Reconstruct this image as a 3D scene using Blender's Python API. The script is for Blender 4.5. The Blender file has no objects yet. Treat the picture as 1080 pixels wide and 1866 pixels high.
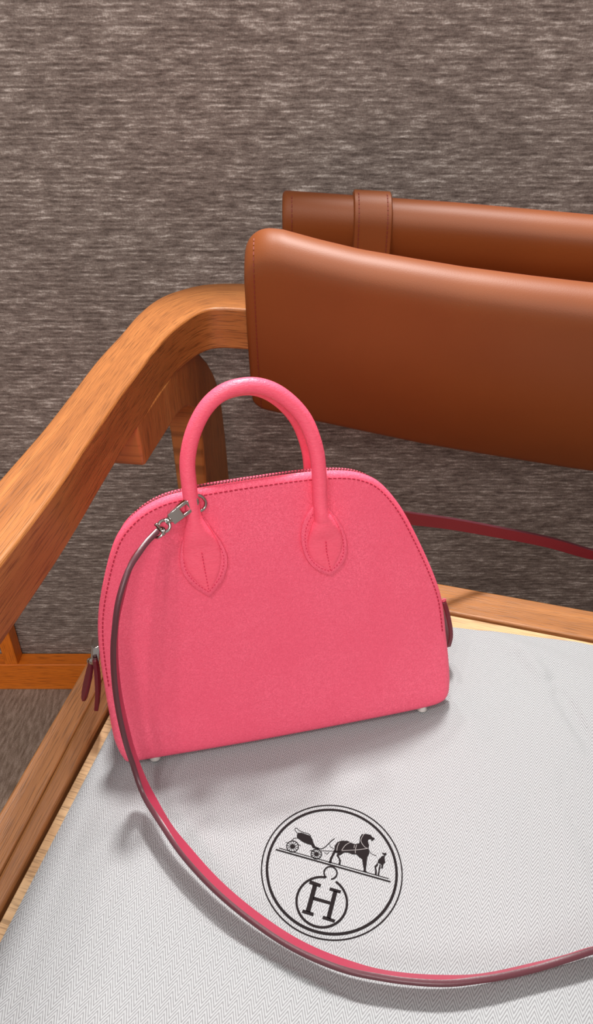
import bpy, bmesh, math, random
from mathutils import Vector, Matrix
from mathutils.geometry import tessellate_polygon
random.seed(7)
C = bpy.context.scene.collection
sc = bpy.context.scene
def V(*a): return Vector(a)
def srgb(r, g, b):
    f = lambda c: (c/255/12.92) if c/255 <= .04045 else ((c/255+.055)/1.055)**2.4
    return (f(r), f(g), f(b), 1)

# ---------- camera ----------
cd = bpy.data.cameras.new('camera'); cam = bpy.data.objects.new('camera', cd); C.objects.link(cam)
cam.location = (0, 0, .80); cam.rotation_euler = (math.radians(90-34), 0, 0)
cd.sensor_fit = 'VERTICAL'; cd.sensor_height = 36; cd.lens = 36*1348/1866; cd.clip_start = .01
sc.camera = cam

# ---------- light ----------
w = bpy.data.worlds.new('world'); sc.world = w; w.use_nodes = True
w.node_tree.nodes['Background'].inputs[0].default_value = (1, .965, .94, 1)
w.node_tree.nodes['Background'].inputs[1].default_value = .56
def area(name, loc, target, size, power, col=(1, .95, .88), sy=None):
    l = bpy.data.lights.new(name, 'AREA'); l.energy = power; l.size = size; l.color = col
    if sy: l.shape = 'RECTANGLE'; l.size_y = sy
    o = bpy.data.objects.new(name, l); C.objects.link(o); o.location = loc
    o.rotation_euler = (Vector(target)-Vector(loc)).to_track_quat('-Z', 'Y').to_euler()
    return o
area('ceiling_downlight', (-.02, 1.02, 2.40), (.05, .35, .42), .17, 60, (1, .975, .95))
area('ceiling_downlight_left', (-.38, 1.00, 2.40), (.05, .35, .42), .08, 9, (1, .975, .95))
area('ceiling_downlight_right', (.36, 1.00, 2.40), (.05, .35, .42), .08, 6, (1, .975, .95))
area('ceiling_spot_left', (-.42, -.50, 2.25), (0, .35, .45), .08, 6, (1, .975, .95))
area('ceiling_spot_far_left', (-.72, -.62, 2.25), (0, .35, .45), .08, 5, (1, .975, .95))
area('front_fill', (.10, -1.9, 1.95), (0, .35, .45), .60, 21, (1, .975, .95))  # added soft fill, no real fixture; brightens the bag's front
sc.view_settings.view_transform = 'Standard'; sc.view_settings.look = 'None'
sc.view_settings.gamma = 1; sc.view_settings.use_curve_mapping = False
sc.view_settings.exposure = 0.06

# ---------- materials ----------
class NT:
    def __init__(s, name, rough=.5, spec=.5):
        s.m = bpy.data.materials.new(name); s.m.use_nodes = True; s.t = s.m.node_tree
        s.b = s.t.nodes['Principled BSDF']; s.b.inputs['Roughness'].default_value = rough
        s.b.inputs['Specular IOR Level'].default_value = spec
    def n(s, typ, **kw):
        nd = s.t.nodes.new(typ)
        for k, v in kw.items():
            if hasattr(nd, k): setattr(nd, k, v)
            else: nd.inputs[k.replace('_', ' ')].default_value = v
        return nd
    def l(s, a, b): s.t.links.new(a, b)
    def coord(s, kind, scale=(1, 1, 1), rot=(0, 0, 0), loc=(0, 0, 0)):
        t = s.n('ShaderNodeTexCoord'); m = s.n('ShaderNodeMapping')
        m.inputs['Scale'].default_value = scale; m.inputs['Rotation'].default_value = rot; m.inputs['Location'].default_value = loc
        s.l(t.outputs[kind], m.inputs[0]); return m.outputs[0]
    def noise(s, vec, scale=1, detail=2, rough=.5, dist=0):
        n = s.n('ShaderNodeTexNoise'); s.l(vec, n.inputs['Vector'])
        n.inputs['Scale'].default_value = scale; n.inputs['Detail'].default_value = detail
        n.inputs['Roughness'].default_value = rough; n.inputs['Distortion'].default_value = dist
        return n.outputs['Fac']
    def math(s, op, a, b=None, c=None):
        n = s.n('ShaderNodeMath'); n.operation = op
        for i, v in enumerate((a, b, c)):
            if v is None: continue
            if isinstance(v, (int, float)): n.inputs[i].default_value = v
            else: s.l(v, n.inputs[i])
        return n.outputs[0]
    def ramp(s, fac, stops):
        n = s.n('ShaderNodeValToRGB'); s.l(fac, n.inputs[0]); e = n.color_ramp.elements
        while len(e) < len(stops): e.new(.5)
        for i, (p, c) in enumerate(stops): e[i].position = p; e[i].color = c
        return n.outputs[0]
    def mix(s, fac, a, b, mode='MIX'):
        n = s.n('ShaderNodeMix'); n.data_type = 'RGBA'; n.blend_type = mode
        for i, v in ((0, fac), (6, a), (7, b)):
            if isinstance(v, (int, float)): n.inputs[i].default_value = v
            elif isinstance(v, tuple): n.inputs[i].default_value = v
            else: s.l(v, n.inputs[i])
        return n.outputs[2]
    def color(s, c):
        if isinstance(c, tuple): s.b.inputs['Base Color'].default_value = c
        else: s.l(c, s.b.inputs['Base Color'])
    def bump(s, h, strength=.5, dist=.001, normal=None):
        n = s.n('ShaderNodeBump'); n.inputs['Strength'].default_value = strength; n.inputs['Distance'].default_value = dist
        s.l(h, n.inputs['Height'])
        if normal is not None: s.l(normal, n.inputs['Normal'])
        s.l(n.outputs[0], s.b.inputs['Normal']); return n.outputs[0]

def mat_grain_leather(name, c1, c2, stretch=(1, 1, 1), scale=950, strength=.65, rough=.5):
    k = NT(name, rough, .45)
    v = k.coord('Object', stretch)
    def crease(sc_, w_):
        n = k.noise(v, sc_, 2, .55, .6)
        return k.ramp(k.math('ABSOLUTE', k.math('SUBTRACT', n, .5)), [(0, (0, 0, 0, 1)), (w_, (1, 1, 1, 1))])
    c_a = crease(scale*.55, .07); c_b = crease(scale*1.1, .09)
    peb = k.noise(v, scale*1.5, 2)
    patch = k.ramp(k.noise(k.coord('Object'), 24, 2), [(.35, (.35,)*3+(1,)), (.65, (1,)*3+(1,))])
    h = k.math('ADD', k.math('MULTIPLY', k.math('MULTIPLY', c_a, patch), .5), k.math('MULTIPLY', c_b, .35))
    h = k.math('ADD', h, k.math('MULTIPLY', peb, .45))
    k.bump(h, strength, .00035)
    k.color(k.mix(k.math('MULTIPLY_ADD', h, .75, .05), c2, c1))
    return k.m
PINK = mat_grain_leather('pink_goat_leather', srgb(255, 106, 134), srgb(226, 66, 98))
PINK_H = mat_grain_leather('pink_wrinkled_leather', srgb(253, 100, 126), srgb(238, 78, 106), (.35, .6, 1.5), 800, .42, .40)
def plain(name, c, rough=.5, metal=0, spec=.5, grain=0, gs=900):
    k = NT(name, rough, spec); k.b.inputs['Metallic'].default_value = metal
    v = k.coord('Object'); n = k.noise(v, 90, 3)
    dark = tuple(x*.86 for x in c[:3])+(1,)
    k.color(k.mix(n, dark, c))
    if grain: k.bump(k.noise(v, gs, 2), grain, .0002)
    return k.m
STRAP_PINK = plain('strap_pink_face', srgb(166, 50, 75), .5, grain=.3)
STRAP_RED = plain('strap_red_lining', srgb(112, 4, 20), .65, grain=.3)
EDGE = plain('painted_strap_edge', srgb(84, 40, 48), .35, grain=.2)
RED_TAB = plain('dark_red_pull_leather', srgb(106, 18, 34), .4, grain=.2)
THREAD = plain('crimson_thread', srgb(176, 22, 58), .7)
THREAD_P = plain('rose_thread', srgb(214, 44, 84), .7)
THREAD_B = plain('dark_rust_thread', srgb(120, 40, 20), .7)
CHROME = plain('polished_steel', srgb(172, 165, 160), .16, 1)
FEET = plain('bright_stud_metal', srgb(225, 222, 216), .3, .6)
TAPE = plain('rose_zip_tape', srgb(226, 84, 112), .8)
INK = plain('dark_brown_ink', srgb(30, 25, 26), .85, spec=.1)
PALE = plain('unprinted_line', srgb(146, 142, 141), .9, spec=.1)
def mat_tan():
    k = NT('cognac_saddle_leather', .50, .35)
    v = k.coord('Object'); n = k.noise(v, 14, 3)
    k.color(k.mix(n, srgb(119, 59, 23), srgb(131, 69, 28)))
    h = k.math('ADD', k.noise(v, 1100, 2), k.math('MULTIPLY', k.noise(v, 140, 2), .25))
    k.bump(h, .22, .00025)
    return k.m
TAN = mat_tan()
TAN_EDGE = plain('cognac_leather_edge', srgb(132, 62, 34), .5, grain=.2)
def mat_oak(name, c1, c2, c3, vs=1.0):
    k = NT(name, .42, .4)
    v = k.coord('UV', (9, 150*vs, 1)); big = k.noise(k.coord('UV', (3, 45, 1)), 1, 3, .55, .4)
    fine = k.noise(v, 2.2, 4, .65, .3); pore = k.noise(k.coord('UV', (26, 520, 1), loc=(3, 1, 0)), 1.6, 2, .5)
    col = k.ramp(big, [(.28, c1), (.52, c2), (.75, c3)])
    p = k.ramp(pore, [(.36, (1, 1, 1, 1)), (.50, (0, 0, 0, 1))])
    col = k.mix(k.math('MULTIPLY', fine, .55), col, c1)
    col = k.mix(k.math('MULTIPLY', p, .62), col, tuple(x*.45 for x in c1[:3])+(1,))
    k.color(col)
    k.bump(k.math('SUBTRACT', fine, k.math('MULTIPLY', p, .7)), .3, .0004)
    return k.m
OAK = mat_oak('honey_oak', srgb(140, 82, 38), srgb(168, 104, 52), srgb(186, 124, 68))
OAK_S = mat_oak('pale_seat_oak', srgb(138, 88, 47), srgb(161, 106, 60), srgb(174, 120, 74))
OAK_L = mat_oak('light_panel_edge', srgb(186, 146, 104), srgb(208, 170, 126), srgb(218, 184, 142))
OAK_O = mat_oak('orange_varnished_wood', srgb(196, 98, 22), srgb(214, 112, 28), srgb(224, 124, 36), .5)
def mat_wall():
    k = NT('woven_taupe_wallcovering', .8, .25)
    v0 = k.coord('Object'); wn = k.n('ShaderNodeTexNoise'); k.l(v0, wn.inputs['Vector']); wn.inputs['Scale'].default_value = 30
    va = k.n('ShaderNodeVectorMath'); va.operation = 'MULTIPLY_ADD'; k.l(wn.outputs['Color'], va.inputs[0]); va.inputs[1].default_value = (.0, .0, .0022); k.l(v0, va.inputs[2])
    def mp(sc_):
        m = k.n('ShaderNodeMapping'); m.inputs['Scale'].default_value = sc_; k.l(va.outputs[0], m.inputs[0]); return m.outputs[0]
    sx = k.n('ShaderNodeSeparateXYZ'); k.l(va.outputs[0], sx.inputs[0])
    row = k.math('MULTIPLY_ADD', k.math('SINE', k.math('MULTIPLY', sx.outputs[2], 2*math.pi/.0042)), .5, .5)
    a = k.noise(mp((52, 52, 300)), 1, 2, .6); b = k.noise(mp((120, 120, 520)), 1, 2, .6)
    c = k.noise(mp((900, 900, 620)), 1, 2, .6); e = k.noise(mp((9, 9, 16)), 1, 2)
    f = k.math('ADD', k.math('MULTIPLY', a, .48), k.math('MULTIPLY', b, .28))
    f = k.math('ADD', f, k.math('MULTIPLY', c, .24)); f = k.math('ADD', f, k.math('MULTIPLY', k.math('SUBTRACT', e, .5), .08))
    f = k.math('ADD', f, k.math('MULTIPLY', k.math('SUBTRACT', row, .5), .055))
    k.color(k.ramp(f, [(.37, srgb(90, 77, 71)), (.46, srgb(115, 101, 94)), (.54, srgb(134, 120, 112)), (.60, srgb(162, 149, 141)), (.68, srgb(202, 190, 182))]))
    k.bump(f, .6, .0025)
    return k.m
def mat_carpet():
    k = NT('taupe_loop_carpet', .95, .1)
    a = k.noise(k.coord('Object', (260, 50, 1)), 1, 3, .6); b = k.noise(k.coord('Object', (900, 900, 1)), 1, 2)
    f = k.math('ADD', k.math('MULTIPLY', a, .6), k.math('MULTIPLY', b, .4))
    k.color(k.ramp(f, [(.36, srgb(108, 88, 74)), (.5, srgb(138, 118, 104)), (.66, srgb(172, 152, 138))]))
    k.bump(f, .8, .003)
    return k.m
def mat_herring():
    k = NT('grey_white_herringbone_cotton', .95, .1)
    v = k.coord('Object', rot=(0, 0, math.radians(16.7)))
    wn = k.n('ShaderNodeTexNoise'); k.l(v, wn.inputs['Vector']); wn.inputs['Scale'].default_value = 45
    va = k.n('ShaderNodeVectorMath'); va.operation = 'MULTIPLY_ADD'; k.l(wn.outputs['Color'], va.inputs[0]); va.inputs[1].default_value = (.0005, .0010, 0); k.l(v, va.inputs[2])
    s = k.n('ShaderNodeSeparateXYZ'); k.l(va.outputs[0], s.inputs[0])
    P = .0060
    pp = k.math('PINGPONG', k.math('ADD', s.outputs[0], 10*P), P/2)
    ph = k.math('MULTIPLY', k.math('ADD', s.outputs[1], k.math('MULTIPLY', pp, 2.0)), 2*math.pi/.00245)
    w_ = k.math('MULTIPLY_ADD', k.math('SINE', ph), .5, .5)
    nz = k.noise(k.coord('Object'), 900, 2)
    f = k.math('ADD', k.math('MULTIPLY', w_, .8), k.math('MULTIPLY', nz, .34))
    k.color(k.ramp(f, [(.10, srgb(116, 116, 117)), (.34, srgb(137, 137, 139)), (.66, srgb(160, 162, 163))]))
    k.bump(f, .4, .0003)
    return k.m
WALL = mat_wall(); CARPET = mat_carpet(); HERR = mat_herring()

# ---------- geometry helpers ----------
def tag(o, label=None, cat=None, kind=None, group=None):
    if label: o['label'] = label
    if cat: o['category'] = cat
    if kind: o['kind'] = kind
    if group: o['group'] = group
    return o
def empty(name, loc, label, cat, rz=0):
    o = bpy.data.objects.new(name, None); C.objects.link(o); o.location = loc; o.rotation_euler = (0, 0, rz)
    o.empty_display_size = .03
    return tag(o, label, cat)
def mesh(name, verts, faces, mats, parent=None, uv=None, smooth=True, off=None, midx=None, bevel=0, seg=2, angle=40):
    """verts in the parent's frame (off = world offset to subtract)"""
    me = bpy.data.meshes.new(name)
    vs = [Vector(v)-Vector(off) if off is not None else Vector(v) for v in verts]
    me.from_pydata([tuple(v) for v in vs], [], faces); me.validate(clean_customdata=False)
    mats = mats if isinstance(mats, (list, tuple)) else [mats]
    for m in mats: me.materials.append(m)
    if midx:
        for p, i in zip(me.polygons, midx): p.material_index = i
    if uv is not None:
        lay = me.uv_layers.new(name='UVMap')
        for p in me.polygons:
            for li, vi in zip(p.loop_indices, p.vertices):
                lay.data[li].uv = uv(p.index, vi) if callable(uv) else uv[vi]
    bm = bmesh.new(); bm.from_mesh(me); bmesh.ops.recalc_face_normals(bm, faces=bm.faces); bm.to_mesh(me); bm.free()
    if smooth:
        for p in me.polygons: p.use_smooth = True
    o = bpy.data.objects.new(name, me); C.objects.link(o)
    if parent: o.parent = parent
    if bevel:
        b = o.modifiers.new('bevel', 'BEVEL'); b.width = bevel; b.segments = seg; b.limit_method = 'ANGLE'; b.angle_limit = math.radians(angle)
        b.harden_normals = False
    if smooth and angle:
        me.set_sharp_from_angle(angle=math.radians(angle))
    return o
def catmull(P, n=8, closed=False):
    P = [Vector(p) for p in P]; out = []; N = len(P)
    for i in range(N if closed else N-1):
        if closed: a, b, c, d = P[(i-1) % N], P[i], P[(i+1) % N], P[(i+2) % N]
        else: a, b, c, d = P[max(i-1, 0)], P[i], P[i+1], P[min(i+2, N-1)]
        for k in range(n):
            t = k/n
            out.append(.5*((2*b)+(c-a)*t+(2*a-5*b+4*c-d)*t*t+(3*b-a-3*c+d)*t**3))
    if not closed: out.append(P[-1])
    return out
def catmull_c(P, step=.004, W=None):
    """centripetal spline, returns points (and interpolated W)"""
    P = [Vector(p) for p in P]; Q = [P[0]*2-P[1]]+P+[P[-1]*2-P[-2]]; out, wo = [], []
    for i in range(1, len(Q)-2):
        p0, p1, p2, p3 = Q[i-1:i+3]; t0 = 0; t1 = t0+max((p1-p0).length, 1e-6)**.5; t2 = t1+(p2-p1).length**.5; t3 = t2+max((p3-p2).length, 1e-6)**.5
        n = max(2, int((p2-p1).length/step))
        for k in range(n):
            t = t1+(t2-t1)*k/n
            a1 = p0*((t1-t)/(t1-t0))+p1*((t-t0)/(t1-t0)); a2 = p1*((t2-t)/(t2-t1))+p2*((t-t1)/(t2-t1)); a3 = p2*((t3-t)/(t3-t2))+p3*((t-t2)/(t3-t2))
            b1 = a1*((t2-t)/(t2-t0))+a2*((t-t0)/(t2-t0)); b2 = a2*((t3-t)/(t3-t1))+a3*((t-t1)/(t3-t1))
            out.append(b1*((t2-t)/(t2-t1))+b2*((t-t1)/(t2-t1)))
            if W: u = k/n; u = u*u*(3-2*u); wo.append(W[i-1].lerp(W[i], u).normalized())
    out.append(P[-1])
    if W: wo.append(W[-1]); return out, wo
    return out
def lerp_list(L, t):
    x = t*(len(L)-1); i = min(int(x), len(L)-2); return L[i]+(L[i+1]-L[i])*(x-i)
def beam(name, secs, mat, parent, off, bevel=.0025, seg=3):
    """secs: list of 4-point sections; UV runs along the beam"""
    vs, fs, uvs = [], [], []
    s = 0; prev = None
    for q in secs:
        q = [Vector(p) for p in q]; c = sum(q, Vector())/4
        if prev is not None: s += (c-prev).length
        prev = c
        vs += q; 
        pr = 0
        uvs.append(s)
    n = len(secs)
    per = [0]
    q = [Vector(p) for p in secs[0]]
    for i in range(4): per.append(per[-1]+(q[(i+1) % 4]-q[i]).length)
    fuv = []
    for i in range(n-1):
        for j in range(4):
            j2 = (j+1) % 4
            fs.append((i*4+j, i*4+j2, (i+1)*4+j2, (i+1)*4+j)); fuv.append({i*4+j: (uvs[i], per[j]), i*4+j2: (uvs[i], per[j+1]), (i+1)*4+j2: (uvs[i+1], per[j+1]), (i+1)*4+j: (uvs[i+1], per[j])})
    for base in (0, (n-1)*4):
        fs.append(tuple(base+j for j in range(4))); fuv.append({base+j: (per[j]*.5+.3, (j//2)*.03) for j in range(4)})
    return mesh(name, vs, fs, mat, parent, uv=lambda fi, vi: fuv[fi][vi], off=off, bevel=bevel, seg=seg)
def prism(name, top, h_vec, mat, parent, off=None, bevel=0, uvf=None, seg=2):
    """polygon (list of vectors) extruded by h_vec"""
    n = len(top); a = [Vector(p) for p in top]; b = [p+Vector(h_vec) for p in a]
    vs = a+b; fs = [tuple(range(n)), tuple(range(2*n-1, n-1, -1))]
    fs += [(i, (i+1) % n, n+(i+1) % n, n+i) for i in range(n)]
    if uvf is None: uvf = lambda p: (p.x+p.y, p.z)
    uvs = [uvf(p) for p in vs]
    return mesh(name, vs, fs, mat, parent, uv=uvs, off=off, bevel=bevel, seg=seg)
def tube(name, path, rad, mat, parent=None, sides=14, flat=None, up=V(0, 1, 0), caps=True, closed=False, off=None):
    """rad: list of (a, b) half sizes; a across, b along the up direction"""
    vs, fs = [], []; n = len(path)
    for i, p in enumerate(path):
        if closed: t = (path[(i+1) % n]-path[i-1]).normalized()
        else: t = (path[min(i+1, n-1)]-path[max(i-1, 0)]).normalized()
        u = (up-t*up.dot(t)).normalized(); s = t.cross(u)
        a, b = rad[i] if isinstance(rad, list) else (rad, rad)
        for k in range(sides):
            an = 2*math.pi*k/sides
            vs.append(p+s*math.cos(an)*a+u*math.sin(an)*b)
    for i in range(n if closed else n-1):
        for k in range(sides):
            k2 = (k+1) % sides; i2 = (i+1) % n
            fs.append((i*sides+k, i*sides+k2, i2*sides+k2, i2*sides+k))
    if caps and not closed: fs += [tuple(range(sides)), tuple((n-1)*sides+k for k in range(sides))]
    return vs, fs
def tube_obj(name, path, rad, mat, parent, **k):
    vs, fs = tube(name, path, rad, mat, **{a: b for a, b in k.items() if a != 'off'})
    return mesh(name, vs, fs, mat, parent, off=k.get('off'), angle=60)
def join(parts):
    V_, F_ = [], []
    for vs, fs in parts:
        b = len(V_); V_ += list(vs); F_ += [tuple(i+b for i in f) for f in fs]
    return V_, F_
def boxv(c, ax, ay, az):
    c = Vector(c); v = [c+ax*i+ay*j+az*k for i in (-1, 1) for j in (-1, 1) for k in (-1, 1)]
    f = [(0, 1, 3, 2), (4, 6, 7, 5), (0, 4, 5, 1), (2, 3, 7, 6), (0, 2, 6, 4), (1, 5, 7, 3)]
    return v, f
def dashes(path, normals, pitch, dash, width, h):
    """stitches along a path"""
    out = []; acc = 0; nxt = pitch*.5
    for i in range(len(path)-1):
        a, b = path[i], path[i+1]; L = (b-a).length
        if L < 1e-9: continue
        while nxt <= acc+L:
            t = (nxt-acc)/L; p = a.lerp(b, t); n = normals[i].lerp(normals[i+1], t).normalized(); d = (b-a).normalized(); s = n.cross(d).normalized()
            out.append(boxv(p+n*h*.3, d*dash/2, s*width/2, n*h)); nxt += pitch
        acc += L
    return join(out)

# ---------- measured outlines (metres; emblem in mm) ----------
HANDLE = [[-0.0468,0.0265,0.1585],[-0.0474,0.0299,0.1758],[-0.0467,0.0324,0.1888],[-0.0425,0.035,0.2023],[-0.035,0.0374,0.2142],[-0.0249,0.0388,0.2216],[-0.0125,0.0392,0.2235],[-0.0014,0.0386,0.2205],[0.0085,0.0371,0.2128],[0.0163,0.035,0.202],[0.0211,0.0321,0.1872],[0.0225,0.0292,0.1724],[0.0226,0.0263,0.1572],[0.023,0.0248,0.1494]]
HANDLE_REAR = [[-0.045,0.0525,0.1395],[-0.0462,0.0525,0.1605],[-0.046,0.0525,0.176],[-0.0421,0.0525,0.1918],[-0.0347,0.0525,0.2057],[-0.0247,0.0525,0.2141],[-0.0122,0.0525,0.2163],[-0.0016,0.0525,0.213],[0.0087,0.0525,0.2043],[0.0168,0.0525,0.1918],[0.0221,0.0525,0.1746],[0.0238,0.0525,0.1569],[0.0243,0.0525,0.1386],[0.0246,0.0525,0.1291]]
TEAR_L = [[-0.0452,0.0296,0.1562],[-0.051,0.028,0.1481],[-0.0557,0.0259,0.1371],[-0.0563,0.0236,0.1256],[-0.0513,0.0216,0.1154],[-0.0425,0.02,0.1071],[-0.0336,0.022,0.1174],[-0.0305,0.0242,0.1285],[-0.0325,0.026,0.1377],[-0.0367,0.0276,0.1458],[-0.041,0.0291,0.1538]]
TEAR_R = [[0.0186,0.0289,0.1524],[0.0127,0.0271,0.1434],[0.0113,0.0251,0.1329],[0.014,0.0229,0.122],[0.0202,0.0214,0.1141],[0.028,0.0206,0.1098],[0.0353,0.0218,0.1161],[0.0381,0.0235,0.1251],[0.036,0.026,0.1376],[0.0302,0.0279,0.1477],[0.0256,0.0289,0.1525]]
TIP_L = [-0.0424,0.0196,0.1099]
TIP_R = [0.0278,0.0201,0.1126]
CTR_L = [[-0.0463,0.0278,0.1519],[-0.0455,0.0265,0.1454],[-0.0445,0.0249,0.1371],[-0.044,0.0233,0.1288],[-0.0433,0.0216,0.1203],[-0.0426,0.0199,0.1113]]
CTR_R = [[0.0238,0.0266,0.1458],[0.0243,0.0256,0.1408],[0.0248,0.0243,0.134],[0.0252,0.0229,0.1272],[0.0263,0.0217,0.1208],[0.0275,0.0204,0.1141]]
RING = [-0.0435,0.027,0.1637]
CLASP = [[-0.0486,0.0243,0.1651],[-0.0567,0.0235,0.1609],[-0.0611,0.0228,0.1575],[-0.0655,0.0222,0.1541]]
SLIDER = [[-0.1112,0.04,0.0688],[-0.1146,0.04,0.0503]]
PULL = [[[-0.1153,0.038,0.0538],[-0.1177,0.038,0.045],[-0.122,0.038,0.0315],[-0.1253,0.038,0.0213]],[[-0.1127,0.034,0.0581],[-0.1129,0.034,0.048],[-0.1147,0.034,0.0315],[-0.1175,0.034,0.0173]]]
TAB = [[0.1122,0.04,0.0561],[0.1155,0.04,0.0448],[0.119,0.04,0.0291],[0.1195,0.04,0.0156]]
STRAP = [[-0.067,0.0193,0.1549],[-0.0723,0.014,0.1531],[-0.0811,0.004,0.148],[-0.088,-0.0043,0.1362],[-0.0935,-0.0107,0.1187],[-0.0963,-0.0153,0.1004],[-0.0974,-0.0192,0.0802],[-0.0968,-0.0234,0.0587],[-0.095,-0.0258,0.0359],[-0.0908,-0.0363,0.022],[-0.0817,-0.0587,0.02],[-0.0708,-0.0783,0.017],[-0.0577,-0.097,0.014],[-0.0414,-0.1154,0.0115],[-0.0255,-0.1301,0.01],[-0.0072,-0.1429,0.01],[0.0115,-0.1515,0.009],[0.0356,-0.1591,0.009],[0.0559,-0.1624,0.009],[0.0775,-0.1633,0.009],[0.0999,-0.1633,0.01],[0.1118,-0.1627,0.01],[0.1764,-0.1668,0.01],[0.2339,-0.1386,0.011],[0.2744,-0.081,0.014],[0.2954,-0.014,0.018],[0.3028,0.0561,0.02],[0.2928,0.0942,0.02],[0.2761,0.1133,0.0136],[0.237,0.1189,0.0281],[0.1877,0.1206,0.0453],[0.1475,0.1163,0.0617],[0.109,0.1043,0.0804],[0.0747,0.0843,0.1035]]
L_POLY = [[[-23.19,14.13],[-21.11,14.93],[-17.49,14.64],[-15.67,14.4],[-14.21,12.92],[-12.89,10.66],[-11.45,9.2],[-8.93,8.82],[-10.07,7.93],[-12.87,8.04],[-13.94,9.41],[-16.02,9.37],[-18.58,9.75],[-20.55,10.5],[-22.52,11.25],[-23.0,12.26]],[[-1.05,10.38],[-1.41,12.51],[-0.47,15.04],[1.58,16.59],[4.86,17.36],[6.72,16.77],[9.18,16.55],[11.0,17.64],[11.49,18.54],[10.95,21.04],[11.46,23.49],[12.44,23.77],[13.71,24.34],[16.11,24.46],[17.34,23.48],[18.99,23.01],[18.36,21.87],[17.53,20.87],[16.95,22.03],[15.69,21.47],[15.62,20.13],[16.71,18.19],[16.75,16.33],[17.81,13.68],[17.19,10.94],[17.52,7.78],[17.96,3.28],[19.07,2.73],[16.66,2.37],[16.65,3.96],[15.61,6.51],[14.71,9.13],[12.67,9.98],[11.1,10.99],[9.19,10.43],[6.4,10.71],[4.48,10.15],[3.17,8.48],[2.02,7.6],[3.88,5.24],[4.18,3.16],[3.05,2.65],[3.1,4.28],[2.43,5.9],[0.95,7.1],[1.05,8.78],[0.01,8.85],[-0.67,6.08],[-0.96,3.82],[-0.58,2.31],[-2.2,2.02],[-2.09,4.94],[-1.5,8.04]],[[24.12,15.9],[25.63,15.97],[26.55,16.42],[26.87,15.6],[26.11,14.28],[25.12,15.09]],[[24.67,13.93],[26.08,14.45],[26.44,12.55],[27.07,10.94],[26.32,9.64],[26.42,7.35],[25.55,6.74],[25.28,8.98],[24.21,9.38],[23.04,9.4],[23.18,11.24],[24.18,12.98]],[[23.04,9.4],[21.87,6.91],[22.8,4.7],[22.89,2.62],[24.03,2.67],[23.59,4.93],[22.91,6.68],[23.71,8.52]],[[24.97,8.88],[25.14,7.15],[25.08,5.72],[25.32,2.8],[24.37,2.63],[24.43,4.82],[24.26,6.54],[24.34,8.7]],[[-9.2,-9.99],[-3.05,-10.47],[-3.04,-12.26],[-9.23,-12.0]],[[-7.13,-11.87],[-4.78,-11.97],[-4.67,-26.4],[-7.1,-26.18]],[[-8.59,-25.86],[-2.8,-25.97],[-2.7,-27.69],[-8.74,-27.59]],[[-5.09,-17.95],[3.85,-17.96],[3.87,-19.56],[-5.0,-19.67]],[[1.97,-10.8],[7.87,-10.84],[7.79,-12.43],[1.77,-12.43]],[[3.95,-11.99],[6.15,-11.94],[6.07,-26.79],[3.91,-26.31]],[[2.08,-26.03],[8.53,-26.26],[8.35,-27.78],[2.03,-27.68]]]
L_STROKE = [[0.24,[[-23.19,14.13],[-24.75,15.22],[-25.28,16.04],[-25.01,16.7],[-24.13,16.76],[-22.45,15.89],[-19.85,15.49],[-16.99,15.36],[-15.5,14.45]]],[0.34,[[-10.53,8.35],[-8.19,8.67],[-6.49,10.09],[-5.05,12.57],[-3.88,14.8],[-2.45,16.74]]],[0.2,[[-4.25,12.81],[-3.53,11.33],[-1.34,10.86]]],[0.22,[[-24.98,8.82],[-24.08,10.53],[-22.34,11.23]]],[0.16,[[-27.95,7.01],[-26.72,6.99]]],[0.16,[[-20.6,7.65],[-19.25,7.22]]],[0.22,[[-7.92,7.63],[-3.4,8.77],[2.44,10.11]]],[0.3,[[-13.73,6.12],[-10.98,6.18]]],[0.2,[[-5.78,7.34],[-4.4,6.64],[-3.57,8.09]]],[0.2,[[17.13,15.33],[18.99,13.66],[21.79,13.2]]],[0.3,[[11.57,18.19],[11.11,21.09],[11.79,23.58]]],[0.62,[[-31.83,1.38],[31.7,1.02]]],[0.3,[[-30.33,2.72],[30.47,2.47]]]]
L_LIGHT = [[0.22,[[0.58,14.97],[0.21,12.24],[0.44,9.89]]],[0.22,[[6.22,16.7],[4.19,14.34],[2.92,10.99]]],[0.22,[[10.07,16.43],[10.01,13.62],[10.51,11.36]]],[0.22,[[8.98,15.93],[9.11,14.1]]],[0.22,[[12.48,23.59],[11.82,19.39],[14.71,16.29],[16.95,16.2]]],[0.22,[[2.98,10.75],[10.24,13.31],[16.79,16.16]]]]
WHEELS = [[-23.52,5.68,3.25],[-9.82,5.05,2.85]]
L_RING = [0.17,-3.07,3.85]
L_BIG = [-0.44,-19.21,13.0]
FOLDS = [[-0.0468,0.191,0.0399,0.1496,0.0012,0.0007],[0.1752,0.355,0.1839,0.2973,0.005,-0.0022],[0.1611,0.3827,0.1742,0.3515,0.006,0.0018],[0.0806,0.3827,0.1123,0.3142,0.012,0.0012],[0.1452,0.3996,0.2052,0.3615,0.008,0.0012],[0.151,0.2775,0.1531,0.2048,0.01,0.0012],[-0.0963,0.2485,-0.1186,0.154,0.012,0.0015],[-0.0661,0.2555,-0.0349,0.2165,0.004,0.0008]]

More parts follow.
